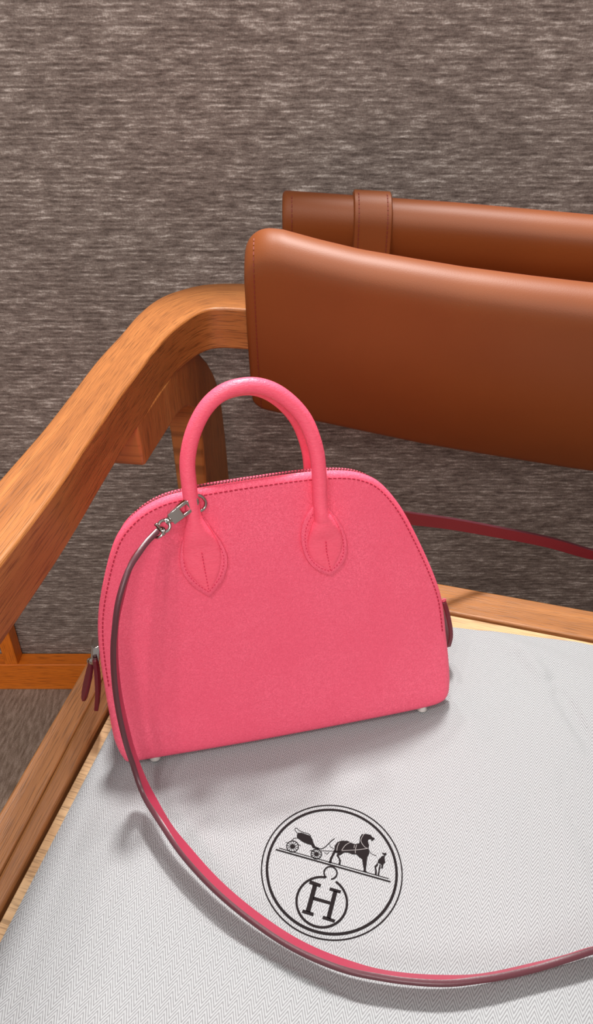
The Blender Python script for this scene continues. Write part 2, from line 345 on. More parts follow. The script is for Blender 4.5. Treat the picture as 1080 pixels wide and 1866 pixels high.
# ---------- setting ----------
WY = .7572
def slab(name, x0, x1, y0, y1, z0, z1, m):
    vs = [(x, y, z) for x in (x0, x1) for y in (y0, y1) for z in (z0, z1)]
    fs = [(0, 1, 3, 2), (4, 6, 7, 5), (0, 4, 5, 1), (2, 3, 7, 6), (0, 2, 6, 4), (1, 5, 7, 3)]
    return tag(mesh(name, vs, fs, m, smooth=False), kind='structure')
slab('wall_back', -2.5, 2.5, WY, WY+.08, 0, 1.22, WALL)      # unseen top cut low so the rear downlights shine over it
slab('floor', -2.5, 2.5, -2.5, 2.2, -.05, 0, CARPET)

# wooden stand along the wall: base rail and upright
OFF = V(-.42, .745, 0)
st = empty('wooden_stand', OFF, 'orange varnished wooden rail with an upright post, on the carpet against the wall', 'wooden stand')
def box_sec(p0, p1, a, b):
    return [[p+a+b, p-a+b, p-a-b, p+a-b] for p in (V(*p0), V(*p1))]
beam('base_rail', box_sec((-.95, .7447, .0245), (.06, .7447, .0245), V(0, .0113, 0), V(0, 0, .0245)), OAK_O, st, OFF, .0012)
for x in (-.3962, -.90):
    beam('post', box_sec((x, .7447, .049), (x, .7447, .62), V(.0090, 0, 0), V(0, .0105, 0)), OAK_O, st, OFF, .0012)
beam('top_rail', box_sec((-.95, .7447, .632), (-.3868, .7447, .632), V(0, .0113, 0), V(0, 0, .0125)), OAK_O, st, OFF, .0012)

# ---------- chair ----------
CO = V(.08, .28, 0)
chair = empty('armchair', CO, 'oak armchair with cognac leather back pads and curved wooden arm', 'chair')
Fd = V(-.285, -.9585, 0).normalized(); M0 = V(.123, .4625, 0)
def mirror(p):
    p = Vector(p); d = p-M0; d.z = 0; r = Fd*d.dot(Fd)*2-d; return V(M0.x+r.x, M0.y+r.y, p.z)
arm_o = [(-.020, .6555), (-.0417, .6615), (-.0784, .660), (-.1025, .6415), (-.1180, .6155), (-.1270, .578), (-.1320, .535), (-.1385, .4865), (-.1424, .4367), (-.1467, .3838), (-.1536, .3275), (-.161, .27), (-.176, .165), (-.190, .060)]
arm_i = [(-.020, .5860), (-.038, .5912), (-.0629, .5952), (-.0756, .5885), (-.0864, .5678), (-.0953, .5388), (-.1018, .5016), (-.1066, .4628), (-.1115, .4250), (-.1165, .3730), (-.1218, .3153), (-.1290, .262), (-.1440, .160), (-.157, .056)]
ao = catmull([V(x, y, .600) for x, y in arm_o], 6); ai = catmull([V(x, y, .600) for x, y in arm_i], 6)
dz = V(0, 0, -.035)
secs = [[o, i, i+dz, o+dz] for o, i in zip(ao, ai)]
beam('armrest', secs, OAK, chair, CO, .002)
beam('armrest', [[mirror(p) for p in s] for s in secs], OAK, chair, CO, .002)
# back rail between the arms (inside the leather pads)
e0o, e0i = V(*arm_o[0], .599), V(*arm_i[0], .599)
e1o, e1i = mirror(e0o), mirror(e0i)
rail = []
for k in range(7):
    t = k/6; o = e0o.lerp(e1o, t); i = e0i.lerp(e1i, t); rail.append([o, i, i+V(0, 0, -.033), o+V(0, 0, -.033)])
beam('back_rail', rail, OAK, chair, CO, .002)
# rear legs with a bracket that runs forward under the arm
pd = V(.1397, .9902, 0); pp = V(-.1086, .4494, 0)
prof = [(.0, .568), (.006, .532), (.05, .5315), (.09, .531), (.108, .528), (.124, .522), (.139, .512), (.150, .497), (.155, .478), (.158, .43), (.172, .2), (.185, 0), (.268, 0), (.258, .2), (.250, .36), (.243, .43), (.236, .47), (.226, .496), (.212, .515), (.193, .534), (.168, .553), (.14, .568)]
pts = [pp+pd*s+V(0, 0, z) for s, z in prof]
hv = V(-.9902, .1397, 0)*.030
def luv(p):
    return (p.z, (p-pp).dot(pd))
prism('rear_leg', pts, hv, OAK, chair, CO, .0025, luv)
mh = mirror(pp+hv)-mirror(pp)
prism('rear_leg', [mirror(p) for p in pts], mh, OAK, chair, CO, .0025, lambda p: (p.z, p.y))
for f in (lambda p: Vector(p), mirror):
    fl = []
    for z in (0, .2, .4, .565):
        c = V(-.165, .085, z); a = V(.0155, 0, 0); b = V(0, .0275, 0)
        fl.append([f(c+a+b), f(c-a+b), f(c-a-b), f(c+a-b)])
    beam('front_leg', fl, OAK, chair, CO, .003)
# seat frame
Lo = lambda y: -.17+(y-.2555)*.188
Lm = lambda y: -.159+(y-.2226)*.164
Li = lambda y: -.1513+(y-.1992)*.2033
Bo = lambda x: .465-.28*(x-.1145)
Bi = lambda x: .4254-.309*(x-.1178)
ztop = .4200
def rect_beam(name, a0, b0, a1, b1, zt, zb, m, n=6, bev=.0015):
    s = []
    for k in range(n+1):
        t = k/n; a = V(*a0, zt).lerp(V(*a1, zt), t); b = V(*b0, zt).lerp(V(*b1, zt), t)
        s.append([a, b, V(b.x, b.y, zb), V(a.x, a.y, zb)])
    return beam(name, s, m, chair, CO, bev)
yo, yi = .1, .085
cor_o = (-.1185, .5302); cor_i = (-.0925, .4890); cor_m = (-.107, .5110)
rect_beam('side_rail', cor_o, cor_m, (Lo(.05), .05), (Lm(.05), .05), ztop, .355, OAK_S)
rect_beam('rail_moulding', cor_m, cor_i, (Lm(.05)+.0006, .05), (Li(.05), .05), ztop+.0005, .36, OAK_S, bev=.0022)
ro, ri = mirror(V(*cor_o, 0)), mirror(V(*cor_i, 0))
rect_beam('back_seat_rail', (cor_o[0]+.001, cor_o[1]-.001), (cor_i[0]+.001, cor_i[1]-.0008), (ro.x, ro.y), (ri.x, ri.y), ztop+.0002, .355, OAK_S)
fo, fi = V(Lo(.05), .05, 0), V(Li(.05), .05, 0)
mfo, mfi = mirror(fo), mirror(fi)
rect_beam('side_rail', (ro.x, ro.y), (ri.x, ri.y), (mfo.x, mfo.y), (mfi.x, mfi.y), ztop, .355, OAK_S)
rect_beam('front_seat_rail', (Lo(.05)+.002, .049), (Lo(.05)+.012, .085), (mfo.x, mfo.y), (mfi.x+.01, mfi.y+.034), ztop-.001, .355, OAK_S)
# seat panel: its pale edge shows round the cloth
g = .0022
pl = [V(cor_i[0]+g, cor_i[1]-g, .4188), V(Li(.088)+g, .088, .4188), V(mfi.x-g, mfi.y+.04, .4188), V(ri.x-g, ri.y-g*1.2, .4188)]
prism('seat_panel', pl, V(0, 0, -.018), OAK_L, chair, CO, .0008, lambda p: (p.x*.96-p.y*.29, p.x*.29+p.y*.96))
rect_beam('seat_bearer', (-.117, .532), (-.088, .524), (-.106, .612), (-.0815, .610), .40, .36, OAK)
c1, c2, c3, c4 = mirror((-.117, .532, 0)), mirror((-.088, .524, 0)), mirror((-.106, .612, 0)), mirror((-.0815, .610, 0))
rect_beam('seat_bearer', c1.xy[:], c2.xy[:], c3.xy[:], c4.xy[:], .40, .36, OAK)

# leather back pads
def lerp_tab(tab, x):
    if x <= tab[0][0]: return tab[0][1]
    for (a, b), (c, d) in zip(tab, tab[1:]):
        if x <= c: return b+(d-b)*(x-a)/(c-a)
    return tab[-1][1]
def pad(name, x0, x1, yf, T, ztab, btab, crl, Rt, Rb, Rl, mats, parent, nx=90, nz=44, corner_l=None):
    """curved slab: front surface rolled over at the top, flat back. yf(x): front face y"""
    xs = [x0+(x1-x0)*(1-math.cos(math.pi*k/nx))/2 for k in range(nx+1)]
    fr, bk = [], []
    for x in xs:
        zt, zb = lerp_tab(ztab, x), lerp_tab(btab, x)
        # rounded outline corners
        for side, xe in ((0, x0), (1, x1)):
            d = abs(x-xe)
            rt, rb = crl
            if d < rt: zt -= rt-math.sqrt(max(rt*rt-(rt-d)**2, 0))
            if d < rb: zb += rb-math.sqrt(max(rb*rb-(rb-d)**2, 0))
        de = min(x-x0, x1-x)
        rl = Rl-math.sqrt(max(Rl*Rl-(Rl-min(de, Rl))**2, 0))
        fcol, bcol = [], []
        for k in range(nz+1):
            t = (1-math.cos(math.pi*k/nz))/2; z = zb+(zt-zb)*t
            dt, db = zt-z, z-zb
            rr = (Rt-math.sqrt(max(Rt*Rt-(Rt-min(dt, Rt))**2, 0)))+(Rb-math.sqrt(max(Rb*Rb-(Rb-min(db, Rb))**2, 0)))
            y = yf(x, z)+min(max(rr, rl), T*.93)
            lean = (z-lerp_tab(btab, x0))*0
            fcol.append(V(x, y+lean, z)); bcol.append(V(x, yf(x, z)+T-min(rl, .003)-(.002 if k in (0, nz) else 0), z))
        fr.append(fcol); bk.append(bcol)
    vs = [p for c in fr for p in c]+[p for c in bk for p in c]
    W_ = nz+1; B_ = len(fr)*W_; fs = []; mi = []
    for i in range(nx):
        for k in range(nz):
            a = i*W_+k
            fs.append((a, a+W_, a+W_+1, a+1)); mi.append(0)
            fs.append((B_+a, B_+a+1, B_+a+W_+1, B_+a+W_)); mi.append(1)
        for k in (0, nz):
            a = i*W_+k
            fs.append((a, B_+a, B_+a+W_, a+W_)); mi.append(1)
    for i in (0, nx):
        for k in range(nz):
            a = i*W_+k; fs.append((a, a+1, B_+a+1, B_+a)); mi.append(1)
    return mesh(name, vs, fs, mats, parent, off=CO, midx=mi, angle=75), fr
BL = lambda x: -.305*(x+.018)
front_y = lambda x, z: .5640+BL(x)+2.2*max(0, .652-z)**2
fz_t = [(-.042, .6640), (-.0107, .6632), (.0164, .6580), (.0482, .6530), (.0859, .6495), (.1226, .6464), (.167, .6441), (.2052, .6427), (.41, .642)]
fz_b = [(-.042, .4935), (-.0241, .4910), (.0162, .4850), (.0617, .4790), (.1163, .4718), (.1686, .4688), (.2388, .4660), (.41, .466)]
front, ff = pad('backrest_pad', -.0405, .41, front_y, .028, fz_t, fz_b, (.022, .014), .027, .007, .004, [TAN, TAN_EDGE], chair)
tag(front, 'broad front pad of smooth cognac leather with rolled top')
rear_y = lambda x, z: .6640+BL(x)+min(.030, 11*max(0, .658-z)**2)
rear, rf = pad('backrest_pad', -.0122, .40, rear_y, .026, [(-.02, .6730), (.06, .6725), (.13, .6718), (.23, .6690), (.41, .668)], [(-.02, .520), (.41, .50)], (.004, .006), .022, .006, .003, [TAN, TAN_EDGE], chair, nx=70, nz=30)
tag(rear, 'rear pad of cognac leather, lower behind the front pad')
# belt loop round the rear pad
loop_y = lambda x, z: .6612+BL(x)+.05*max(0, .655-z)
def loop_obj(x0, x1):
    vs, fs = [], []
    prof_ = []
    zt = .6775; zb = .515; R = .0245; T = .031
    for k in range(9): a = math.pi/2*k/8; prof_.append((R*(1-math.sin(a)) if False else R-R*math.sin(a), zt-R+R*math.cos(a)))
    front_p = [(0, zb)]+[(0, zb+(zt-R-zb)*k/6) for k in range(1, 6)]+[(R-R*math.cos(math.pi/2*k/10), zt-R+R*math.sin(math.pi/2*k/10)) for k in range(11)]+[(T, zt-.002), (T, zb)]
    n = len(front_p); xs = [x0, x0+.001, x0+(x1-x0)*.33, x0+(x1-x0)*.66, x1-.001, x1]
    ins = [.0016, 0, 0, 0, 0, .0016]
    for x, i_ in zip(xs, ins):
        for (y, z) in front_p:
            c = V(0, T*.5, .6); p = V(0, y, z)
            yy = y+(i_ if y < T*.6 else -i_); zz = z-(i_ if z > zt-R else 0)
            vs.append(V(x, loop_y(x, z)+yy, zz))
    for j in range(len(xs)-1):
        for k in range(n):
            k2 = (k+1) % n; fs.append((j*n+k, j*n+k2, (j+1)*n+k2, (j+1)*n+k))
    fs += [tuple(range(n)), tuple((len(xs)-1)*n+k for k in range(n))]
    return mesh('belt_loop', vs, fs, TAN, rear, off=CO, angle=40), front_p
loop, fp = loop_obj(.0475, .0785)
tag(loop, 'stitched leather belt loop')
def pad_stitch(parent, xoff, fn, pts_z, th=THREAD_B, name='stitching'):
    path = [fn(z) for z in pts_z]; nr = [V(-.25, -1, .1).normalized()]*len(path)
    vs, fs = dashes(path, nr, .0042, .0028, .0007, .0004)
    return tag(mesh(name, vs, fs, th, parent, off=CO, smooth=False), kind='stuff')
def surf(cols, x):     # column of a pad surface nearest to x, interpolated
    for a, b in zip(cols, cols[1:]):
        if a[0].x <= x <= b[0].x:
            t = (x-a[0].x)/(b[0].x-a[0].x); return [p.lerp(q, t) for p, q in zip(a, b)]
def path_stitch(parent, path, th=THREAD_B, pitch=.0042):
    nr = []
    for i, p in enumerate(path):
        t = (path[min(i+1, len(path)-1)]-path[max(i-1, 0)]).normalized(); nr.append(V(-1, 0, 0).cross(t).normalized() if V(-1, 0, 0).cross(t).y < 0 or True else t)
    nr = [n if n.y < 0 else -n for n in nr]
    vs, fs = dashes(path, nr, pitch, pitch*.66, .0008, .0004)
    return tag(mesh('stitching', vs, fs, th, parent, off=CO, smooth=False), kind='stuff')
path_stitch(front, surf(ff, -.0325)[2:-3])
path_stitch(rear, surf(rf, -.0040)[12:-2])
for xx in (.0515, .0745):
    path_stitch(loop, [V(xx, loop_y(xx, z)+y, z) for y, z in fp[3:15]], pitch=.0036)

# ---------- dust cloth on the seat ----------
CL = V(.06, .24, .42)
def cloth_z(x, y):
    z = 0
    for x0, y0, x1, y1, w_, h in FOLDS:
        dx, dy = x1-x0, y1-y0; L2 = dx*dx+dy*dy; t = max(0, min(1, ((x-x0)*dx+(y-y0)*dy)/L2))
        d = math.hypot(x-x0-t*dx, y-y0-t*dy); z += 1.7*h*math.exp(-(d/w_)**2)*(.35+.65*math.sin(math.pi*min(max(t, .12), .88)))
    # soft undulation away from the bag and the print
    a = min(1, max(0, (math.hypot(x-.019, y-.222)-.045)/.05)); b = min(1, max(0, (math.hypot(x, y-.34)-.11)/.05))
    z += .0016*a*b*(math.sin(x*38+y*19)+.6*math.sin(y*55-x*23+1))
    ex_ = min(1, max(0, (Bi(x)-.002-y)/.02)); rx_ = min(1, max(0, (.262-x)/.03))
    return z*ex_*rx_
c0 = V(-.0915, .4470, 0); c1 = V(-.1600, .118, 0); c2 = V(mfi.x-.006, mfi.y+.085, 0); c3 = V(.300, .3655, 0)
NX, NY = 230, 200
vs, fs = [], []
for j in range(NY+1):
    for i in range(NX+1):
        u, v = i/NX, j/NY
        q = c0.lerp(c3, u); q.y = min(.4102-.175*(q.x-.1164), Bi(q.x)-.004)      # rear edge follows the frame
        p = c1.lerp(c2, u).lerp(q, v)
        e = min(u, 1-u, v, 1-v)
        z = cloth_z(p.x, p.y) if e > 0 else .0
        z = max(z, -.0009)
        if e == 0: z = -.0008
        vs.append((p.x, p.y, .4203+z))
W_ = NX+1
for j in range(NY):
    for i in range(NX):
        a = j*W_+i; fs.append((a, a+1, a+1+W_, a+W_))
cloth = mesh('dust_cloth', vs, fs, HERR, None, off=CL, angle=0)
cloth.location = CL
for p in cloth.data.polygons: p.use_smooth = True
tag(cloth, 'white and grey herringbone cotton cloth with a round printed emblem, spread over the chair seat', 'cloth')
# printed emblem (flat ink on the cloth)
EC = V(.0188, .2221, 0); ea = math.radians(-16.3); eu = V(math.cos(ea), math.sin(ea), 0); ev = V(-math.sin(ea), math.cos(ea), 0)
def ew(u, v, lift=.00025):
    p = EC+eu*(u/1000)+ev*(v/1000); return V(p.x, p.y, .4203+cloth_z(p.x, p.y)+lift)
def poly_piece(P, lift=.00025):
    tri = tessellate_polygon([[V(u, v, 0) for u, v in P]])
    return [ew(u, v, lift) for u, v in P], [tuple(t) for t in tri]
def stroke_piece(w_, P, lift=.00025, n=6, closed=False):
    w_ *= 1.3
    Q = catmull([V(u, v, 0) for u, v in P], n, closed); vs, fs = [], []; N = len(Q)
    for i, p in enumerate(Q):
        t = ((Q[(i+1) % N]-Q[i-1]) if closed else (Q[min(i+1, N-1)]-Q[max(i-1, 0)])).normalized(); s = V(-t.y, t.x, 0)*w_/2
        vs += [ew(*(p+s).xy, lift), ew(*(p-s).xy, lift)]
    for i in range(N if closed else N-1):
        j = (i+1) % N; fs.append((2*i, 2*i+1, 2*j+1, 2*j))
    return vs, fs
def ring_piece(cx, cy, r, w_, a0=0, a1=360, n=120):
    pts_ = [(cx+r*math.cos(math.radians(a0+(a1-a0)*k/n)), cy+r*math.sin(math.radians(a0+(a1-a0)*k/n))) for k in range(n+1)]
    vs, fs = [], []
    for k, (u, v) in enumerate(pts_):
        an = math.radians(a0+(a1-a0)*k/n)
        for rr in (r-w_/2, r+w_/2): vs.append(ew(cx+rr*math.cos(an), cy+rr*math.sin(an)))
    for k in range(n): fs.append((2*k, 2*k+1, 2*k+3, 2*k+2))
    return vs, fs
def ink(name, parts, m=INK, label=None):
    vs, fs = join(parts); o = mesh(name, vs, fs, m, cloth, off=CL, smooth=False)
    if label: o['label'] = label
    return o
ink('printed_ring', [ring_piece(0, 0, 37.5, .70), ring_piece(0, 0, 34.6, 1.40)], label='printed double ring')
def wheel(cx, cy, r):
    out = [ring_piece(cx, cy, r-.25, .5, n=40), ring_piece(cx, cy, r*.2, r*.36, n=16)]
    for k in range(12):
        a = math.pi*2*k/12+.1; out.append(stroke_piece(.22, [(cx+r*.3*math.cos(a), cy+r*.3*math.sin(a)), (cx+(r-.3)*math.cos(a), cy+(r-.3)*math.sin(a))], n=1))
    return out
par = []
for wx, wy, r in WHEELS: par += wheel(wx, wy, r*1.08)
par += [poly_piece(L_POLY[0])]+[stroke_piece(w_, P) for w_, P in L_STROKE[:9]]
ink('printed_carriage', par, label='printed open carriage with two spoked wheels')
ink('printed_horse', [poly_piece(L_POLY[1])]+[stroke_piece(w_, P) for w_, P in L_STROKE[9:11]], label='printed harnessed horse')
ink('printed_groom', [poly_piece(P) for P in L_POLY[2:6]], label='printed small standing figure with a hat')
ink('printed_ground_line', [stroke_piece(w_, P, n=12) for w_, P in L_STROKE[11:]])
ink('printed_harness_lines', [stroke_piece(w_, P, .0004) for w_, P in L_LIGHT], PALE)
bx, by, br = L_BIG; rx, ry, rr_ = L_RING
ink('printed_letter', [poly_piece(P) for P in L_POLY[6:]]+[ring_piece(bx, by, 13.0, 1.2, 96, 430)]+[ring_piece(rx, ry, 3.45, .8, -72, 245, 40)], label='printed letter H in a ring hanging from a small ring')

# ---------- handbag ----------
BO = V(-.0034, .3095, .4209); BYAW = math.radians(12.54)
bag = empty('handbag', BO, 'small pink dome-shaped leather handbag with two round handles, standing on the cloth', 'handbag', BYAW)
T11 = math.tan(math.radians(11)); D_ = .080
OUT = [(-.1005, -.0005), (-.1045, .003), (-.1066, .010), (-.1073, .0195), (-.1077, .043), (-.1077, .066), (-.1066, .085), (-.1040, .101), (-.0992, .1175), (-.0922, .1360), (-.0855, .1470), (-.0749, .1560), (-.0629, .1612), (-.0512, .1632), (-.0394, .1645), (-.0076, .1658), (.0183, .1662), (.0378, .1648), (.0504, .1613), (.0607, .1543), (.0723, .1389), (.0843, .1149), (.094, .0921), (.0995, .0744), (.1032, .0492), (.1064, .0263), (.1073, .0140), (.1062, .0066), (.1015, .0024), (.0900, .0004), (.0542, -.0008), (-.018, -.0018), (-.0792, -.0012)]
outl = catmull([V(x, 0, z+.004-.0022*max(0, 1-max(z, 0)/.02)) for x, z in OUT], 5, True)
ctr = V(0, 0, .078)
def odist(x, z):
    m = 9
    for i in range(len(outl)):
        a, b = outl[i-1], outl[i]; dx, dz = b.x-a.x, b.z-a.z; L2 = dx*dx+dz*dz
        t = max(0, min(1, ((x-a.x)*dx+(z-a.z)*dz)/L2)) if L2 else 0
        m = min(m, math.hypot(x-a.x-t*dx, z-a.z-t*dz))
    return m
def Rz(z):
    t = max(0, min(1, (z-.006)/.045)); t = t*t*(3-2*t); return .0070*(1-t)+.0028*t
def face_y(x, z, d=None):
    if d is None: d = odist(x, z)
    R = Rz(z); y = T11*(z-.004)
    if d < R: y += R-math.sqrt(max(0, R*R-(R-d)**2))
    y -= .0028*(1-math.exp(-d/.028))-.0014+.0040*math.exp(-(z/.026)**2)
    return y
def sag(p, y):
    """the soft rear half sits a little smaller than the front panel"""
    t = max(0, (y-.036)/.044) if p.z < .03 else max(0, min(1, (y-(T11*(p.z-.004)+.0030))/.010))
    k = max(0, min(1, (p.z-.02)/.06)); s_ = 1-.052*t*k
    return V(ctr.x+(p.x-ctr.x)*s_, y, p.z if p.z < .004 else ctr.z+(p.z-ctr.z)*(s_ if p.z > ctr.z else 1))
def panel(name, front, label=None):
    n = len(outl); rings = [1, .997, .990, .98, .968, .95, .93, .90, .86, .81, .75, .67, .58, .48, .38, .28, .18, .09]
    vs, fs = [], []
    for r in rings:
        for p in outl:
            q = ctr+(p-ctr)*r; d = 0 if r == 1 else odist(q.x, q.z); y = face_y(q.x, q.z, d)
            vs.append(sag(q, y if front else D_-y))
    yc = face_y(ctr.x, ctr.z); vs.append(V(ctr.x, yc if front else D_-yc, ctr.z))
    for k in range(len(rings)-1):
        for i in range(n): fs.append((k*n+i, k*n+(i+1) % n, (k+1)*n+(i+1) % n, (k+1)*n+i))
    L_ = (len(rings)-1)*n
    for i in range(n): fs.append((L_+i, L_+(i+1) % n, len(vs)-1))
    # return lip so that the panel has thickness at its edge
    b = len(vs)
    for p in outl:
        q = ctr+(p-ctr)*.985; y = face_y(p.x, p.z, 0)+.0012; vs.append(sag(q, y if front else D_-y))
    for i in range(n): fs.append((i, (i+1) % n, b+(i+1) % n, b+i))
    o = mesh(name, vs, fs, PINK, bag, angle=70)
    if label: o['label'] = label
    return o
fpn = panel('front_panel', True); bpn = panel('back_panel', False)
# gusset all round, with the zip along the dome
n = len(outl); vs, fs = [], []
NJ = 8
def onorm(i):
    t = (outl[(i+1) % n]-outl[i-1]).normalized(); nn = V(t.z, 0, -t.x)
    return nn if nn.dot(outl[i]-ctr) > 0 else -nn
for i, p in enumerate(outl):
    yf = face_y(p.x, p.z, 0); nn = onorm(i)
    for j in range(NJ+1):
        t = j/NJ; y = yf+(D_-2*yf)*t
        q = p-nn*(.0010-.0008*math.sin(math.pi*t)); q = sag(q, y); vs.append(V(q.x, y, q.z))
for i in range(n):
    for j in range(NJ):
        a = i*(NJ+1)+j; b = ((i+1) % n)*(NJ+1)+j; fs.append((a, b, b+1, a+1))
mesh('gusset', vs, fs, PINK, bag, angle=60)
# piping on both panel edges
for front in (True, False):
    path = []
    for i, p in enumerate(outl):
        y = face_y(p.x, p.z, 0)+.0006; nn = onorm(i); path.append(sag(p-nn*.0004, y if front else D_-y))
    vs, fs = tube('piping', path, .0009, PINK, sides=8, closed=True)
    mesh('piping', vs, fs, PINK_H, bag)
# zip: tape and teeth between the left and right ends
zi = [i for i in range(n) if outl[i].z > .074]
st_i = min(i for i in zi); zi = [i for i in range(st_i, max(zi)+1)]
def zp(i, off_):
    p = outl[i]; return sag(p+onorm(i)*off_, D_/2)
vs, fs = [], []
for i in zi:
    for dy in (-.0030, .0030): q = zp(i, .0003); vs.append(V(q.x, q.y+dy, q.z))
for k in range(len(zi)-1): fs.append((2*k, 2*k+1, 2*k+3, 2*k+2))
mesh('zip_tape', vs, fs, TAPE, bag)
path = [zp(i, .0008) for i in zi]; nrm = [onorm(i) for i in zi]
parts = []; acc = 0; nxt = .0006; side = 0
for i in range(len(path)-1):
    a, b = path[i], path[i+1]; L = (b-a).length; d = (b-a)/L
    while nxt <= acc+L:
        p = a+d*(nxt-acc); side ^= 1
        parts.append(boxv(p+V(0, (.0007 if side else -.0007), 0), d*.00030, V(0, .0008, 0), nrm[i]*.00035)); nxt += .00090
    acc += L
vs, fs = join(parts); tag(mesh('zip_teeth', vs, fs, CHROME, bag, smooth=False), kind='stuff')
# seam stitching just inside the front panel edge
for front, par_ in ((True, fpn), (False, bpn)):
    path, nr = [], []
    for i, p in enumerate(outl):
        if p.z < .055: continue
        q = p-onorm(i)*.0029; y = face_y(q.x, q.z, .0029); path.append(sag(q, y if front else D_-y)); nr.append(V(0, -1 if front else 1, .19))
    k0 = max(range(len(path)), key=lambda k: (path[k]-path[k-1]).length); path = path[k0:]+path[:k0]; nr = nr[k0:]+nr[:k0]
    vs, fs = dashes(path, nr, .00275, .0017, .00065, .0003)
    tag(mesh('stitching', vs, fs, THREAD, par_, smooth=False), kind='stuff')
# handles
def on_face(x, z, lift=0, front=True, m=1):
    y = face_y(x, z)-lift; return V(x, y, z) if front else V(x, D_-y, z)
def handle(front):
    H = [Vector(p) for p in (HANDLE if front else HANDLE_REAR)]
    parts_ = []
    def foot(ctrl, tipside):
        rad = [(.0056, .0039), (.0078, .0034), (.0100, .0025), (.0098, .0017), (.0070, .0012), (.0012, .0006)]
        return [(on_face(p[0], p[2], .0012+r[1]*(.62 if r[1] > .003 else .35), front), r) for p, r in zip(ctrl, rad)]
    if front: cl_, cr_ = CTR_L, CTR_R
    else:
        cl_ = [[p[0]+.001, 0, p[2]-.006] for p in CTR_L]; cr_ = [[p[0], 0, p[2]-.006] for p in CTR_R]
    Lp = foot(cl_, 0)[::-1]; Rp = foot(cr_, 1)
    if front:
        H[0].y = on_face(H[0].x, H[0].z, .0040).y; H[-1].y = on_face(H[-1].x, H[-1].z, .0042).y
    else:
        H = H[1:-1]
    P = Lp+[(h, (.0041, .0041)) for h in H]+Rp
    pts_ = catmull([p for p, r in P], 6); rr = catmull([V(r[0], r[1], 0) for p, r in P], 6)
    hd = tube_obj('handle', pts_, [(r.x, r.y) for r in rr], PINK_H, bag, sides=22, up=V(0, -1, .19))
    if not front: hd['label'] = 'rear round handle'
    else: hd['label'] = 'front round handle'
    for T_, tp, ct in ((TEAR_L, TIP_L, cl_), (TEAR_R, TIP_R, cr_)):
        T2 = [V(p[0]+(0 if front else .001), 0, p[2]-(0 if front else .006)) for p in T_]
        k = min(range(len(T2)), key=lambda i: T2[i].z)     # tip stays sharp
        seq = T2[k:]+T2[:k]; loop_ = catmull(seq+[seq[0]], 6)[:-1]
        c = sum(loop_, Vector())/len(loop_); rings = [1, .97, .85, .6, .3]
        vs, fs = [], []; m = len(loop_)
        for p in loop_: vs.append(on_face(p.x, p.z, -.0003, front))
        for r, h in zip(rings, (.0013, .0018, .0018, .0016, .0016)):
            for p in loop_: q = c+(p-c)*r; vs.append(on_face(q.x, q.z, h, front))
        for a in range(len(rings)):
            for i in range(m): fs.append((a*m+i, a*m+(i+1) % m, (a+1)*m+(i+1) % m, (a+1)*m+i))
        fs.append(tuple(len(rings)*m+i for i in range(m)))
        base = mesh('handle_base', vs, fs, PINK, hd, angle=50)
        pth = [on_face(c.x+(p.x-c.x)*.83, c.z+(p.z-c.z)*.86, .0015, front) for p in loop_]+[on_face(c.x+(loop_[0].x-c.x)*.83, c.z+(loop_[0].z-c.z)*.86, .0015, front)]
        nn = [V(0, -1 if front else 1, .19)]*len(pth)
        parts_.append(dashes(pth, nn, .0021, .0009, .0005, .0004))
        low = [Vector(q) for q in ct[2:]]; pth2 = [on_face(q.x, q.z, 0, front) for q in low]
        lift = [.0046, .0036, .0026, .0018]; pth2 = [q+V(0, -l if front else l, 0) for q, l in zip(pth2, lift)]
        parts_.append(dashes(pth2, [V(0, -1 if front else 1, .19)]*len(pth2), .0021, .0009, .0005, .0004))
    vs, fs = join(parts_); tag(mesh('stitching', vs, fs, THREAD_P, hd, smooth=False), kind='stuff')
    return hd
handle(True); handle(False)
# studs under the bag
def lathe(prof_, c, ax=V(0, 0, 1), k=20):
    u = ax.orthogonal().normalized(); v = ax.cross(u); vs, fs = [], []
    for r, h in prof_:
        for i in range(k): a = 2*math.pi*i/k; vs.append(c+ax*h+u*r*math.cos(a)+v*r*math.sin(a))
    for j in range(len(prof_)-1):
        for i in range(k): fs.append((j*k+i, j*k+(i+1) % k, (j+1)*k+(i+1) % k, (j+1)*k+i))
    fs += [tuple(range(k)), tuple((len(prof_)-1)*k+i for i in range(k))]
    return vs, fs
for x, y in ((-.0850, .0012), (.0880, .0020), (-.085, .0675), (.088, .0665)):
    vs, fs = lathe([(.0024, -.0002), (.0032, .0002), (.0036, .0010), (.0032, .0020), (.0020, .0046)], V(x, y, 0))
    mesh('stud', vs, fs, FEET, bag)
# zip sliders and leather pulls
def torus(c, ax, R, r, k=24, m=8, a0=0, a1=2*math.pi, u=None, sx=1):
    ax = ax.normalized(); u = (u or ax.orthogonal()).normalized(); v = ax.cross(u)
    full = abs(a1-a0-2*math.pi) < 1e-6
    pth = [c+u*R*sx*math.cos(a0+(a1-a0)*i/k)+v*R*math.sin(a0+(a1-a0)*i/k) for i in range(k if full else k+1)]
    return tube('t', pth, r, None, sides=m, up=ax, closed=full)
s0, s1 = Vector(SLIDER[0]), Vector(SLIDER[1])
d = (s1-s0).normalized(); ox = V(-1, 0, 0)
parts = [boxv((s0+s1)/2+V(.0010, 0, 0), V(.0022, 0, 0), V(0, .0046, 0), d*.0066),
         boxv((s0+s1)/2+V(-.0006, 0, .0012), V(.0011, 0, 0), V(0, .0030, 0), d*.0050),
         lathe([(.0030, -.0012), (.0032, 0), (.0024, .0012), (.0008, .0018)], s1+V(.0006, -.0030, .0030), V(-.2, -1, 0)),
         torus(s1+V(-.0010, 0, .0002), V(.4, 1, 0), .0026, .0007)]
vs, fs = join(parts); mesh('zip_slider', vs, fs, CHROME, bag, bevel=.0004, angle=50)
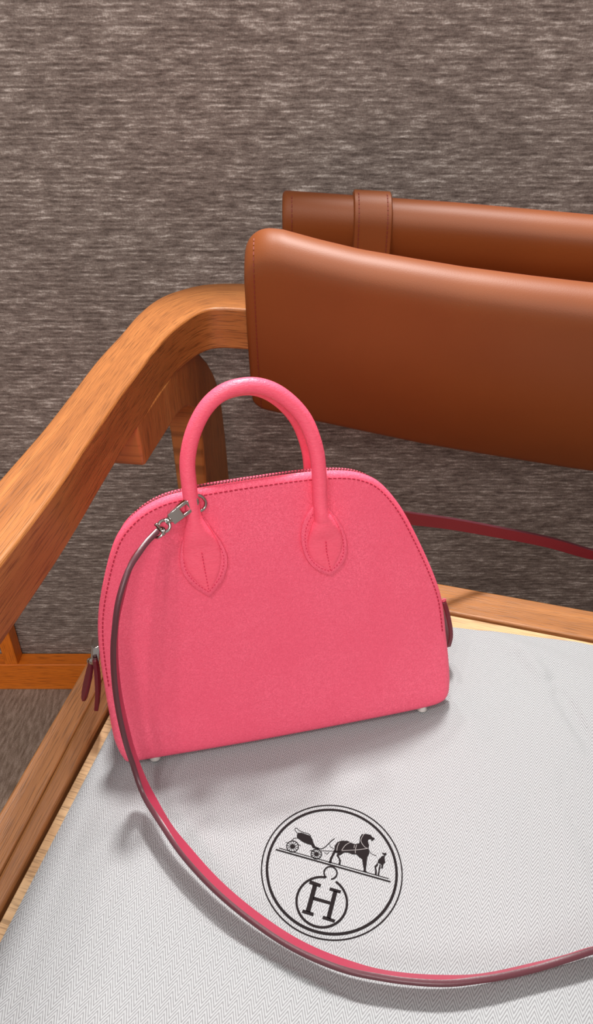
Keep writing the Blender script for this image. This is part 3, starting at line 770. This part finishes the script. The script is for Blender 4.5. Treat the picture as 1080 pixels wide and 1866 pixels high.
def tab(name, P, wids, th, wdir, label=None, mat=RED_TAB):
    P = catmull([Vector(p) for p in P], 5); n_ = len(P); vs, fs = [], []
    for i, p in enumerate(P):
        t = (P[min(i+1, n_-1)]-P[max(i-1, 0)]).normalized(); w_ = (wdir-t*wdir.dot(t)).normalized(); nn = t.cross(w_)
        x = i/(n_-1)*(len(wids)-1); k = min(int(x), len(wids)-2); hw = wids[k]+(wids[k+1]-wids[k])*(x-k)
        for a, b in ((-1, -1), (1, -1), (1, 1), (-1, 1)): vs.append(p+w_*hw*a+nn*th/2*b)
    for i in range(n_-1):
        for k in range(4): fs.append((i*4+k, i*4+(k+1) % 4, (i+1)*4+(k+1) % 4, (i+1)*4+k))
    fs += [(0, 1, 2, 3), tuple((n_-1)*4+k for k in range(4))]
    o = mesh(name, vs, fs, mat, bag, bevel=.0005, angle=50)
    if label: o['label'] = label
    return o, P
pa, pth = tab('zip_pull', PULL[0], [.0012, .0026, .0036, .0038, .0034, .0014], .0022, V(.30, -1, 0), 'dark red leather zip pull')
pa2, pth2 = tab('zip_pull', PULL[1], [.0014, .0030, .0040, .0042, .0038], .0026, V(.15, 1, 0), 'dark red leather zip pull')
pb, _ = tab('zip_end_tab', TAB, [.0012, .0035, .0045, .0046, .0030], .0030, V(0, 1, 0), 'dark red leather tab at the right zip end')
vs, fs = join([torus(Vector(TAB[0])+V(0, 0, .001), V(0, 1, 0), .0012, .0005, 16, 6)]); mesh('tab_ring', vs, fs, TAPE, pb)
# ring by the left front handle
rg = on_face(RING[0], RING[2], .0030); axr = V(.35, -1, .25)
vs, fs = torus(rg+V(-.0004, 0, -.0005), axr, .0050, .00085, 28, 10, sx=.85); mesh('ring', vs, fs, CHROME, bag)

# ---------- shoulder strap ----------
SP = [Vector(p) for p in STRAP]; N = len(SP); Wd = []
for i in range(N):
    t = (SP[min(i+1, N-1)]-SP[max(i-1, 0)]); t.z = 0
    t = t.normalized() if t.length > 1e-6 else V(1, 0, 0)
    out_ = V(t.y, -t.x, 0); zz = V(0, 0, 1)
    if i < 2: wv = V(-.5, -1, .1)
    elif i < 4: wv = V(-.3, -1, .05)
    elif i < 8: wv = V(-.12, -1, .05)
    elif i == 8: wv = V(-.10, -1, .35)
    elif i == 9: wv = V(-.30, -.85, .60)
    elif i == 10: wv = out_*.55+zz*.85
    elif i < 16: wv = out_*.70+zz*.70
    elif i < 18: wv = out_*.60+zz*.80
    elif i < 20: wv = out_*.48+zz*.88
    elif i < 22: wv = out_*.38+zz*.92
    elif i == 22: wv = out_*.7+zz*.8
    elif i == 23: wv = out_+zz*.4
    elif i == 24: wv = out_
    elif i == 25: wv = out_*.9-zz*.4
    elif i == 26: wv = out_*.6-zz*.8
    elif i == 27: wv = out_*.2-zz*.9
    else: wv = -zz
    Wd.append(wv.normalized())
SPc, Wc = catmull_c(SP, .0035, Wd)
vs, fs, mi = [], [], []; hw, ht = .0043, .0015
m = len(SPc)
for i, p in enumerate(SPc):
    t = (SPc[min(i+1, m-1)]-SPc[max(i-1, 0)]).normalized(); w_ = (Wc[i]-t*Wc[i].dot(t)).normalized(); nn = -t.cross(w_)
    a = min(1, .5+i/12*.5)
    w2 = hw*a
    for u, v in ((-w2, ht), (w2, ht), (w2+.0006, .0006), (w2+.0006, -.0006), (w2, -ht), (-w2, -ht), (-w2-.0006, -.0006), (-w2-.0006, .0006)):
        vs.append(p+w_*u+nn*v)
mm = [0, 2, 2, 2, 1, 2, 2, 2]
for i in range(m-1):
    for k in range(8): fs.append((i*8+k, i*8+(k+1) % 8, (i+1)*8+(k+1) % 8, (i+1)*8+k)); mi.append(mm[k])
fs += [tuple(range(8)), tuple((m-1)*8+k for k in range(8))]; mi += [2, 2]
strap = mesh('shoulder_strap', vs, fs, [STRAP_PINK, STRAP_RED, EDGE], bag, midx=mi, angle=35)
strap['label'] = 'long narrow pink strap with dark edges and red lining'
# swivel clasp
c = [Vector(p) for p in CLASP]; c = [on_face(p.x, p.z, l) for p, l in zip(c, (.0070, .0080, .0090, .0100))]
d = (c[1]-c[0]).normalized(); fn = V(0, -1, .19).normalized(); s = d.cross(fn).normalized()
L = (c[1]-c[0]).length; mid = (c[0]+c[1])/2
parts = [boxv(mid+s*.0027, d*L*.56, s*.0009, fn*.0016), boxv(mid-s*.0027, d*L*.56, s*.0009, fn*.0016),
         boxv(c[1]-d*.0010, d*.0034, s*.0034, fn*.0020), boxv(c[0]-d*.0006, d*.0012, s*.0030, fn*.0015),
         boxv(mid+d*.0016, d*.0006, s*.0030, fn*.0010)]
parts.append(lathe([(.0022, 0), (.0025, .0006), (.0018, .0012), (.0018, .0024), (.0025, .0030), (.0022, .0036)], c[1]+d*.0022, d))
parts.append(torus(c[2]+d*.0018, s*.5+fn, .0030, .0009, 24, 8))
parts.append(lathe([(.0010, -.0040), (.0012, -.0034), (.0009, -.0030), (.0009, .0030), (.0012, .0034), (.0010, .0040)], c[2]+d*.0045, s))
parts.append(torus(c[3]+d*.0002, fn*.3+s, .0032, .0008, 20, 8))
parts.append(torus(c[0]-d*.0024, fn, .0026, .0009, 20, 8))
vs, fs = join(parts); cl_o = mesh('swivel_clasp', vs, fs, CHROME, strap, bevel=.0003, angle=40); cl_o['label'] = 'polished steel swivel clasp'
